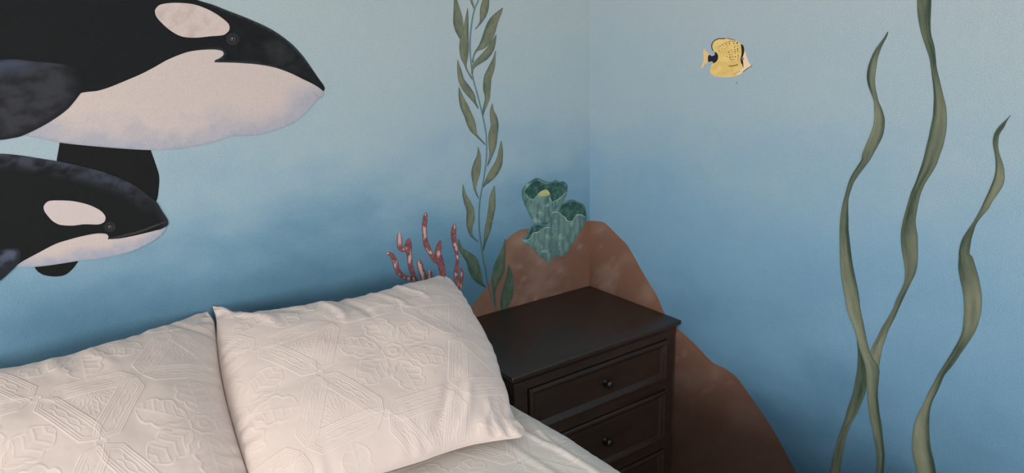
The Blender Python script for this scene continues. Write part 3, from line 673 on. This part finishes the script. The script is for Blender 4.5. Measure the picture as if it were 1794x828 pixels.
# ------------------------------------------------------------ embossed cloth pattern
def emboss(a, b, s=0.18):
    """height 0..1 of a woven relief: hexagon frames, scrolls, leaf rosettes; a, b in metres"""
    # trihexagonal lattice: bands along three families of lines, rosettes in the hexagons, palmettes in the triangles
    H = np.zeros_like(a); sp_ = math.sqrt(3)*s; wd = s*0.125
    line = lambda v, c, ww: np.exp(-((v-c)/ww)**2)
    inband = np.zeros_like(a)
    for k in range(3):
        an = math.radians(30+60*k); n_ = a*math.cos(an)+b*math.sin(an); t_ = a*math.sin(an)-b*math.cos(an)
        d = np.abs(n_/sp_-(np.floor(n_/sp_)+0.5))*sp_
        t_ = t_+0.0*n_; u = np.abs(t_-np.round(t_/s)*s)
        g = np.maximum(d/wd, 1-(s*0.5-u-s*0.10-(wd-d)*0*1.0)/(s*0.16)+(d/wd)*0.75-0.35)
        m = g < 1.5
        for c, amp in ((1.0, 1.0), (0.80, 0.75), (0.58, .6)): H += m*amp*line(g, c, 0.07)
        H += m*0.6*line(d/wd, 0.10+0.20*np.abs(np.sin(u/s*17)), 0.06)*(u < s*0.24)
        inband = np.maximum(inband, sstep(1.15, 0.95, g))
        dn = np.hypot(d, s*0.5-u); aa = np.arctan2(d, s*0.5-u)
        if k == 0: H += 0.45*line(dn/s, 0.05, 0.016)
    # nearest hexagon centre (spacing 2s)
    L = 2*s; h = L*math.sqrt(3)/2; best = None
    r0 = np.round(b/h)
    for dr in (-1, 0, 1):
        r = r0+dr; cx0 = np.where(np.mod(r, 2) == 0, 0.0, L/2)
        cx = np.round((a-cx0)/L)*L+cx0; cy = r*h; d2 = (a-cx)**2+(b-cy)**2
        if best is None: best = d2; qx = a-cx; qy = b-cy
        else:
            m = d2 < best; best = np.where(m, d2, best); qx = np.where(m, a-cx, qx); qy = np.where(m, b-cy, qy)
    out = 1-inband
    r = np.hypot(qx, qy)/s; phi = np.arctan2(qy, qx); k6 = math.pi/3
    ph2 = phi-k6/2-np.round((phi-k6/2)/k6)*k6
    H += out*(0.8*line(r, 0.05, 0.016)+0.8*line(r, 0.125+0.016*np.abs(np.sin(phi*4)), 0.014))
    def leafm(rl, an, wmax, rad):
        """fingered leaf: rl 0..1 along, an angle off its axis"""
        rl = np.clip(rl, -1, 2); ok = (rl > 0) & (rl < 1)
        env = np.where(ok, np.sin(np.clip(rl, 0, 1)**0.75*math.pi)**0.7, 0)
        lobes = 0.74+0.26*np.abs(np.sin(rl*9.5))
        v = np.abs(an)/(wmax*env*lobes+1e-4)
        return (ok & (v < 1.2))*(line(v, 0.93, 0.10)*0.8+0.45*np.clip(np.cos(rl*30-np.abs(an)*rad), 0, 1)**2*sstep(1, .7, v)+0.4*line(an, 0, 0.03))
    H += out*leafm((r-0.16)/0.56, ph2, 0.50, 18)
    # palmettes between bands in the triangles
    tri = sstep(0.9, 1.0, r)
    yy = b/h; vt = []
    for sx_ in (1, -1):
        for base in (0, 1):
            pass
    # triangle centres sit at hexagon centre + (2/sqrt3) s at 30+60k degrees
    dt_ = np.full(a.shape, 9.0); tx = np.zeros_like(a); ty = np.zeros_like(a); sg = np.zeros_like(a)
    for k in range(6):
        an = math.radians(30+60*k); cx = 2/math.sqrt(3)*s*math.cos(an); cy = 2/math.sqrt(3)*s*math.sin(an)
        dd = np.hypot(qx-cx, qy-cy); m = dd < dt_
        dt_ = np.where(m, dd, dt_); tx = np.where(m, qx-cx, tx); ty = np.where(m, qy-cy, ty); sg = np.where(m, 1.0 if k % 2 else -1.0, sg)
    yv = ty*sg/s; xv = tx/s
    rr = np.hypot(xv, yv+0.22); pa = np.arctan2(xv, yv+0.22)
    fl = pa-np.round(pa/0.55)*0.55
    H += out*(dt_ < s*0.34)*(np.abs(pa) < 1.4)*0.8*leafm((rr-0.05)/0.42, fl, 0.24, 30)
    return np.clip(H, 0, 1.2)

def grid_mesh(name, P, weave, mat, parent=None, back=None):
    """P: (m, n, 3) front surface; back: (m, n, 3) sharing the rim -> closed sheet"""
    m, n, _ = P.shape
    V = [P.reshape(-1, 3)]; idx = np.arange(m*n).reshape(m, n)
    F = [np.stack([idx[:-1, :-1], idx[:-1, 1:], idx[1:, 1:], idx[1:, :-1]], -1).reshape(-1, 4)]
    wv = [weave.ravel()]
    if back is not None:
        mb, nb, _ = back.shape
        # coarse back: rim vertices taken from the front at matching steps
        ib = np.arange(mb*nb).reshape(mb, nb)+m*n
        V.append(back.reshape(-1, 3)); wv.append(np.zeros(mb*nb))
        F.append(np.stack([ib[:-1, :-1], ib[1:, :-1], ib[1:, 1:], ib[:-1, 1:]], -1).reshape(-1, 4))
    V = np.vstack(V); F = np.vstack(F)
    me = bpy.data.meshes.new(name); me.vertices.add(len(V)); me.vertices.foreach_set('co', V.astype(np.float32).ravel())
    me.loops.add(F.size); me.loops.foreach_set('vertex_index', F.astype(np.int32).ravel())
    me.polygons.add(len(F)); me.polygons.foreach_set('loop_start', np.arange(0, F.size, 4, dtype=np.int32))
    me.polygons.foreach_set('loop_total', np.full(len(F), 4, np.int32)); me.update(calc_edges=True); me.validate()
    at = me.attributes.new('weave', 'FLOAT', 'POINT'); at.data.foreach_set('value', np.concatenate(wv).astype(np.float32))
    if back is not None:
        bm = bmesh.new(); bm.from_mesh(me); bmesh.ops.remove_doubles(bm, verts=[v for v in bm.verts if v.is_boundary], dist=1e-5); bm.to_mesh(me); bm.free()
    return link_mesh(name, me, mat, parent, True)

# ------------------------------------------------------------ bed
BED_TOP = 0.705; BX1 = -0.676; BX0 = -2.62; BY0 = -2.15
bed = empty('bed', ((BX0+BX1)/2, BY0/2, 0), 'bed standing with its head against the left wall, hidden under the cream bedspread', 'bed')
bo = Vector(bed.location)
def bpart(name, boxes, mat, bev):
    bm = bmesh.new()
    for a, b in boxes: add_box(bm, Vector(a)-bo, Vector(b)-bo, bev, 3)
    return from_bm(name, bm, mat, bed)
bpart('mattress', [((BX0+.03, BY0+.03, .42), (BX1-.03, -.02, BED_TOP-.03))], M_MATT, 0.04)
bpart('box_spring', [((BX0+.03, BY0+.03, .22), (BX1-.03, -.02, .415))], M_MATT, 0.02)
bpart('bed_frame', [((BX0+.02, BY0+.02, .14), (BX1-.02, -.015, .215))], M_BEDWOOD, 0.006)
for lx in (BX0+.06, BX1-.12):
    for ly in (BY0+.06, -.12): bpart('leg', [((lx, ly, 0), (lx+.06, ly+.06, .139))], M_BEDWOOD, 0.006)

def spread():
    # cross-section arc length parameter s from the far side over the top and down the near side
    rad = 0.055; top_w = (BX1-BX0)-2*rad; drop = 0.42
    L = drop+rad*math.pi/2+top_w+rad*math.pi/2+drop
    # dense near the near (right) side, where it is seen
    s_a = np.linspace(0, L-1.15, 90); s_b = np.linspace(L-1.15, L, 640)[1:]
    S = np.concatenate([s_a, s_b])
    Y = np.concatenate([np.linspace(-0.012, -0.40, 60)[:-1], np.linspace(-0.40, -1.15, 520)[:-1], np.linspace(-1.15, BY0, 120)])
    sg, yg = np.meshgrid(S, Y)
    x = np.zeros_like(sg); z = np.zeros_like(sg); nx = np.zeros_like(sg); nz = np.zeros_like(sg)
    a1 = drop; a2 = a1+rad*math.pi/2; a3 = a2+top_w; a4 = a3+rad*math.pi/2
    m = sg < a1; x[m] = BX0; z[m] = BED_TOP-rad-(a1-sg[m]); nx[m] = -1
    m = (sg >= a1) & (sg < a2); t = (sg[m]-a1)/rad; x[m] = BX0+rad-rad*np.cos(t); z[m] = BED_TOP-rad+rad*np.sin(t); nx[m] = -np.cos(t); nz[m] = np.sin(t)
    m = (sg >= a2) & (sg < a3); x[m] = BX0+rad+(sg[m]-a2); z[m] = BED_TOP; nz[m] = 1
    m = (sg >= a3) & (sg < a4); t = (sg[m]-a3)/rad; x[m] = BX1-rad+rad*np.sin(t); z[m] = BED_TOP-rad+rad*np.cos(t); nx[m] = np.sin(t); nz[m] = np.cos(t)
    m = sg >= a4; x[m] = BX1; z[m] = BED_TOP-rad-(sg[m]-a4); nx[m] = 1
    # relief, soft undulation, folds running along the near edge
    rel = emboss(x*1.0+0.3, yg+0.1, 0.18)*(nz > 0.3)
    und = (fbm(x*4+9, yg*4, 3)-0.5)*0.016*sstep(-0.02, -0.3, yg)
    edge = (BX1-x)
    folds = np.zeros_like(x)
    for e0, wv, amp, y0, y1, ph in ((0.075, .008, .0045, -.55, -1.05, 0), (0.125, .010, .003, -.66, -.95, 1.3), (0.045, .006, .003, -.48, -.75, 2.2), (0.2, .014, .003, -.8, -1.4, .5)):
        cc = e0+0.018*np.sin(yg*9+ph); folds += amp*np.exp(-((edge-cc)/wv)**2)*sstep(y0+.06, y0-.06, yg)*sstep(y1-.1, y1+.08, yg)
    fine = (fbm(x*22, yg*9+4, 3)-0.5)*0.004*sstep(0.3, 0.02, edge)
    out = (und+folds+fine)*np.where(nz > 0.02, 1, 0.3)+rel*0.0009
    flare = 0.022*sstep(-0.46, -0.85, yg)*sstep(0.3, 0.0, np.abs(edge))*np.clip(nx, 0, 1)
    low = np.clip(BED_TOP-z-0.08, 0, 1)
    drape = low*0.09*(0.5+0.5*np.sin(yg*26+np.sin(yg*7)))*np.sign(nx)*(yg < -0.47)*sstep(-0.47, -0.6, yg)
    x = x+nx*out+flare+drape; z = z+nz*out
    # foot end rolls down
    back = sstep(BY0+0.07, BY0, yg); z = z-back*0.05
    return x, yg, z, rel
x, y, z, rel = spread()
o_ = grid_mesh('bedspread', np.stack([x-bo.x, y-bo.y, z-0.3], -1), rel, M_SPREAD)
o_.location = (bo.x, bo.y, 0.3)
sm = o_.modifiers.new('thickness', 'SOLIDIFY'); sm.thickness = 0.004; sm.offset = -1
tag(o_, 'cream embossed bedspread spread smooth over the bed beside the dark chest', 'bedspread')

# ------------------------------------------------------------ pillows leaning on the wall
PY0, PZ0, PY1, PZ1 = -0.63, 0.745, -0.10, 0.945
e2 = np.array([0, PY1-PY0, PZ1-PZ0]); e2 /= np.linalg.norm(e2); e1 = np.array([1.0, 0, 0]); en = np.cross(e1, e2)
PL0 = np.array([0, PY0, PZ0])
def on_plane(x, y):
    r = ray(x, y); t = ((PL0-CAM)@en)/(r@en); p = CAM+r*t-PL0; return (p@e1, p@e2)
def coons(B, Tt, Lf, Rt, nu, nv, pw=1.0):
    def samp(c, ts):
        c = np.array(c); d = np.r_[0, np.cumsum(np.hypot(*np.diff(c, axis=0).T))]; d /= d[-1]
        return np.stack([np.interp(ts, d, c[:, 0]), np.interp(ts, d, c[:, 1])], -1)
    us = np.linspace(0, 1, nu); vs = np.linspace(0, 1, nv)
    us = 0.5-0.5*np.cos(us*math.pi)*(1) if pw != 1 else us
    b, t, l, r = samp(B, us), samp(Tt, us), samp(Lf, vs), samp(Rt, vs)
    U, V = np.meshgrid(us, vs); U = U[..., None]; V = V[..., None]
    S = (1-V)*b[None]+V*t[None]+(1-U)*l[:, None]+U*r[:, None]-((1-U)*(1-V)*b[0]+U*(1-V)*b[-1]+(1-U)*V*t[0]+U*V*t[-1])
    return S, U[..., 0], V[..., 0]
def pillow(bot, top, lef, rig, label, creases, seed, pat0, pat_rot, hf=0.098, hb=0.10, lay=0.0):
    mp = lambda L: [on_plane(*p) for p in catmull(L, False, 6)]
    B, Tt, Lf, Rt = mp(bot), mp(top), mp(lef), mp(rig)
    nu, nv = 560, 440
    S, U, V = coons(B, Tt, Lf, Rt, nu, nv)
    def prof(U, V, pu=2.6, q=0.55):
        return np.clip((1-np.abs(2*U-1)**pu)*(1-np.abs(2*V-1)**pu), 0, 1)**q
    a, b = S[..., 0], S[..., 1]
    H = hf*prof(U, V)
    du = np.minimum(U, 1-U)*0.66; dv = np.minimum(V, 1-V)*0.5; de = np.minimum(du, dv)
    cd_ = np.minimum.reduce([((U-i)*0.66)**2+((V-j)*0.5)**2 for i in (0, 1) for j in (0, 1)])
    H *= 1-0.55*np.exp(-cd_/0.0045)
    # seam puckers along every side, soft large dents, fine wrinkles
    pk = np.where(dv < du, np.sin(a*95+3*np.sin(a*31+seed)), np.sin(b*105+3*np.sin(b*27+seed)))
    H += pk*(0.0022+0.003*np.exp(-cd_/0.012))*np.exp(-de/0.03)*sstep(0, 0.006, de)
    H += (fbm(a*6+seed*3.1, b*6, 3)-0.5)*0.018*sstep(0, 0.14, de)
    H += (fbm(a*17+seed, b*17+5, 3)-0.5)*0.004*sstep(0, 0.08, de)
    for (p, q_, amp, wid) in creases:
        A = np.array(on_plane(*p)); Bq = np.array(on_plane(*q_)); ab = Bq-A; L = np.hypot(*ab); ab /= L
        t = (a-A[0])*ab[0]+(b-A[1])*ab[1]; s = -(a-A[0])*ab[1]+(b-A[1])*ab[0]
        s = s+0.006*np.sin(t*40)
        H += amp*np.exp(-(s/wid)**2)*sstep(-0.03, 0.02, t)*sstep(L+0.05, L-0.03, t)*sstep(0, 0.01, de)
    ca, sa = math.cos(pat_rot), math.sin(pat_rot); o0 = on_plane(*pat0)
    rel = emboss((a-o0[0])*ca+(b-o0[1])*sa, -(a-o0[0])*sa+(b-o0[1])*ca, 0.18)*sstep(0, 0.012, de)
    H += rel*0.0012
    P = PL0+a[..., None]*e1+b[..., None]*e2+(H+lay)[..., None]*en
    nb, mb = 81, 65
    S2, U2, V2 = coons(B, Tt, Lf, Rt, nb, mb); 
    H2 = -hb*prof(U2, V2, 2.2, 0.75)
    Pb = PL0+S2[..., 0:1]*e1+S2[..., 1:2]*e2+(H2+lay)[..., None]*en
    Pb[..., 1] = np.minimum(Pb[..., 1], -0.006); Pb[..., 2] = np.maximum(Pb[..., 2], BED_TOP+0.004)
    P[..., 1] = np.minimum(P[..., 1], -0.004)
    c = P.reshape(-1, 3).mean(0); c[2] = P[..., 2].min()
    o = grid_mesh('pillow', P-c, rel, M_LINEN, None, Pb-c); o.location = c
    return tag(o, label, 'pillow', 'cream embossed pillows at the head of the bed')

seam = [(372, 538), (379, 560), (380, 600), (386, 650), (396, 700), (412, 760), (434, 828), (456, 890)]
R_top = [(372, 538), (385, 540), (405, 548), (440, 553), (490, 551), (540, 546), (600, 538), (650, 526), (700, 510), (740, 495), (762, 487), (778, 486)]
R_right = [(919, 757), (916, 749), (902, 736), (893, 716), (889, 697), (877, 662), (866, 625), (850, 592), (832, 560), (815, 528), (800, 505), (790, 492), (778, 486)]
R_bot = [(456, 890), (520, 872), (600, 850), (680, 827), (746, 807), (773, 797), (812, 785), (832, 780), (881, 772), (898, 770), (913, 767), (919, 757)]
pillow(R_bot, R_top, list(reversed(seam)), R_right, 'right cream embossed pillow, in front of the pink coral and next to the dark chest',
       [((560, 548), (600, 610), 0.006, 0.012), ((590, 545), (640, 600), -0.007, 0.012), ((690, 520), (740, 560), 0.005, 0.012), ((640, 530), (700, 580), 0.004, 0.01),
        ((395, 550), (480, 600), 0.006, 0.014), ((420, 552), (520, 580), -0.008, 0.016), ((755, 780), (790, 700), -0.006, 0.012), ((800, 775), (820, 715), 0.006, 0.012), ((840, 770), (850, 730), 0.004, 0.01), ((870, 765), (880, 720), -0.004, 0.01)], 1, (683, 668), 0.0, lay=0.004)
sl = [(x+0.5-10*(1-min(1, max(0, (y-536)/48))), y+(5 if y < 545 else 0)) for x, y in seam]
L_top = [(-170, 655), (-100, 660), (-40, 662), (0, 658), (60, 648), (130, 631), (180, 614), (235, 597), (270, 581), (315, 564), (345, 549), (sl[0][0], sl[0][1])]
L_left = [(-250, 985), (-230, 900), (-205, 820), (-190, 740), (-175, 690), (-170, 655)]
L_bot = [(-250, 985), (-120, 985), (60, 965), (200, 945), (330, 920), (sl[-1][0], sl[-1][1])]
pillow(L_bot, L_top, L_left, list(reversed(sl)), 'left cream embossed pillow, below the orca calf and partly outside the frame',
       [((160, 640), (200, 690), 0.003, 0.014), ((300, 580), (365, 598), -0.007, 0.011), ((100, 660), (120, 710), 0.003, 0.014)], 2, (360, 775), 0.0, lay=-0.004)

# ------------------------------------------------------------ chest of drawers
DX0, DX1, DY, DT = -0.664, -0.003, -0.445, 0.75
dr = empty('chest_of_drawers', ((DX0+DX1)/2, DY/2, 0), 'dark brown wooden chest of drawers standing in the room corner by the bed', 'chest of drawers')
do = Vector(dr.location)
def dpart(name, boxes, bev=0.0015, mat=None, parent=None):
    bm = bmesh.new()
    for a, b in boxes: add_box(bm, Vector(a)-do, Vector(b)-do, bev, 2)
    return from_bm(name, bm, mat or M_WOOD, parent or dr)
# top slab with eased edge and a cove beneath it
bx0, bx1, by = DX0+.018, DX1-.012, DY+.017
dpart('top', [((DX0, DY, DT-.0145), (DX1, -.003, DT))], 0.003)
bm = bmesh.new()
prof = [(0.012, DT-.0146), (0.010, DT-.018), (0.005, DT-.022), (0.002, DT-.028), (0.0, DT-.032)]
loops = []
for e, zz in prof:
    loops.append([bm.verts.new(Vector(p)-do) for p in ((bx0-e, -.004, zz), (bx0-e, by-e, zz), (bx1+min(e, .008), by-e, zz), (bx1+min(e, .008), -.004, zz))])
for i in range(len(loops)-1):
    for k in range(4): bm.faces.new((loops[i][k], loops[i][(k+1) % 4], loops[i+1][(k+1) % 4], loops[i+1][k]))
bm.faces.new(loops[0]); bm.faces.new(loops[-1])
from_bm('cove_moulding', bm, M_WOOD, dr)
DRW = [(0.555, 0.691), (0.338, 0.515), (0.115, 0.298)]
wx0, wx1 = -0.600, -0.050
zt = DT-.0325
dpart('side_panel', [((bx0, by+.02, .07), (bx0+.018, -.004, zt))])
dpart('side_panel', [((bx1-.018, by+.02, .07), (bx1, -.004, zt))])
dpart('back_panel', [((bx0+.018, -.012, .07), (bx1-.018, -.004, zt))], 0)
frame = [((bx0, by, .0), (wx0-.002, by+.0199, zt)), ((wx1+.002, by, .0), (bx1, by+.0199, zt))]
zs = [zt]+[v for d_ in DRW for v in (d_[1]+.002, d_[0]-.002)]+[.07]
for k in range(0, len(zs), 2): frame.append(((wx0-.002, by, zs[k+1]), (wx1+.002, by+.0199, zs[k])))
dpart('face_frame', frame, 0.0012)
for k, (z0, z1) in enumerate(DRW):
    bm = bmesh.new(); yb = by+.018
    P = [(0, yb), (0, by-.005), (.003, by-.009), (.008, by-.010), (.013, by-.008), (.020, by-.001), (.024, by+.001), (.027, by+.001)]
    loops = []
    for ins, yy in P:
        loops.append([bm.verts.new(Vector(p)-do) for p in ((wx0+ins, yy, z0+ins), (wx1-ins, yy, z0+ins), (wx1-ins, yy, z1-ins), (wx0+ins, yy, z1-ins))])
    for i in range(len(loops)-1):
        for q in range(4): bm.faces.new((loops[i][q], loops[i][(q+1) % 4], loops[i+1][(q+1) % 4], loops[i+1][q]))
    bm.faces.new(loops[0]); bm.faces.new(loops[-1])
    d_ = from_bm('drawer', bm, M_WOOD, dr)
    bm = bmesh.new(); cx = (wx0+wx1)/2+.014; czz = (z0+z1)/2
    ax = Matrix.Translation(Vector((cx, by+.001, czz))-do) @ Matrix.Rotation(math.radians(90), 4, 'X')
    add_lathe(bm, [(.011, 0), (.0115, .002), (.008, .004), (.0055, .007), (.0050, .011), (.0065, .014), (.011, .0165), (.0135, .0195), (.0138, .0225), (.0122, .0255), (.0085, .0278), (.003, .0288)], ax)
    from_bm('knob', bm, M_KNOB, d_, True)['label'] = 'round dark metal knob'
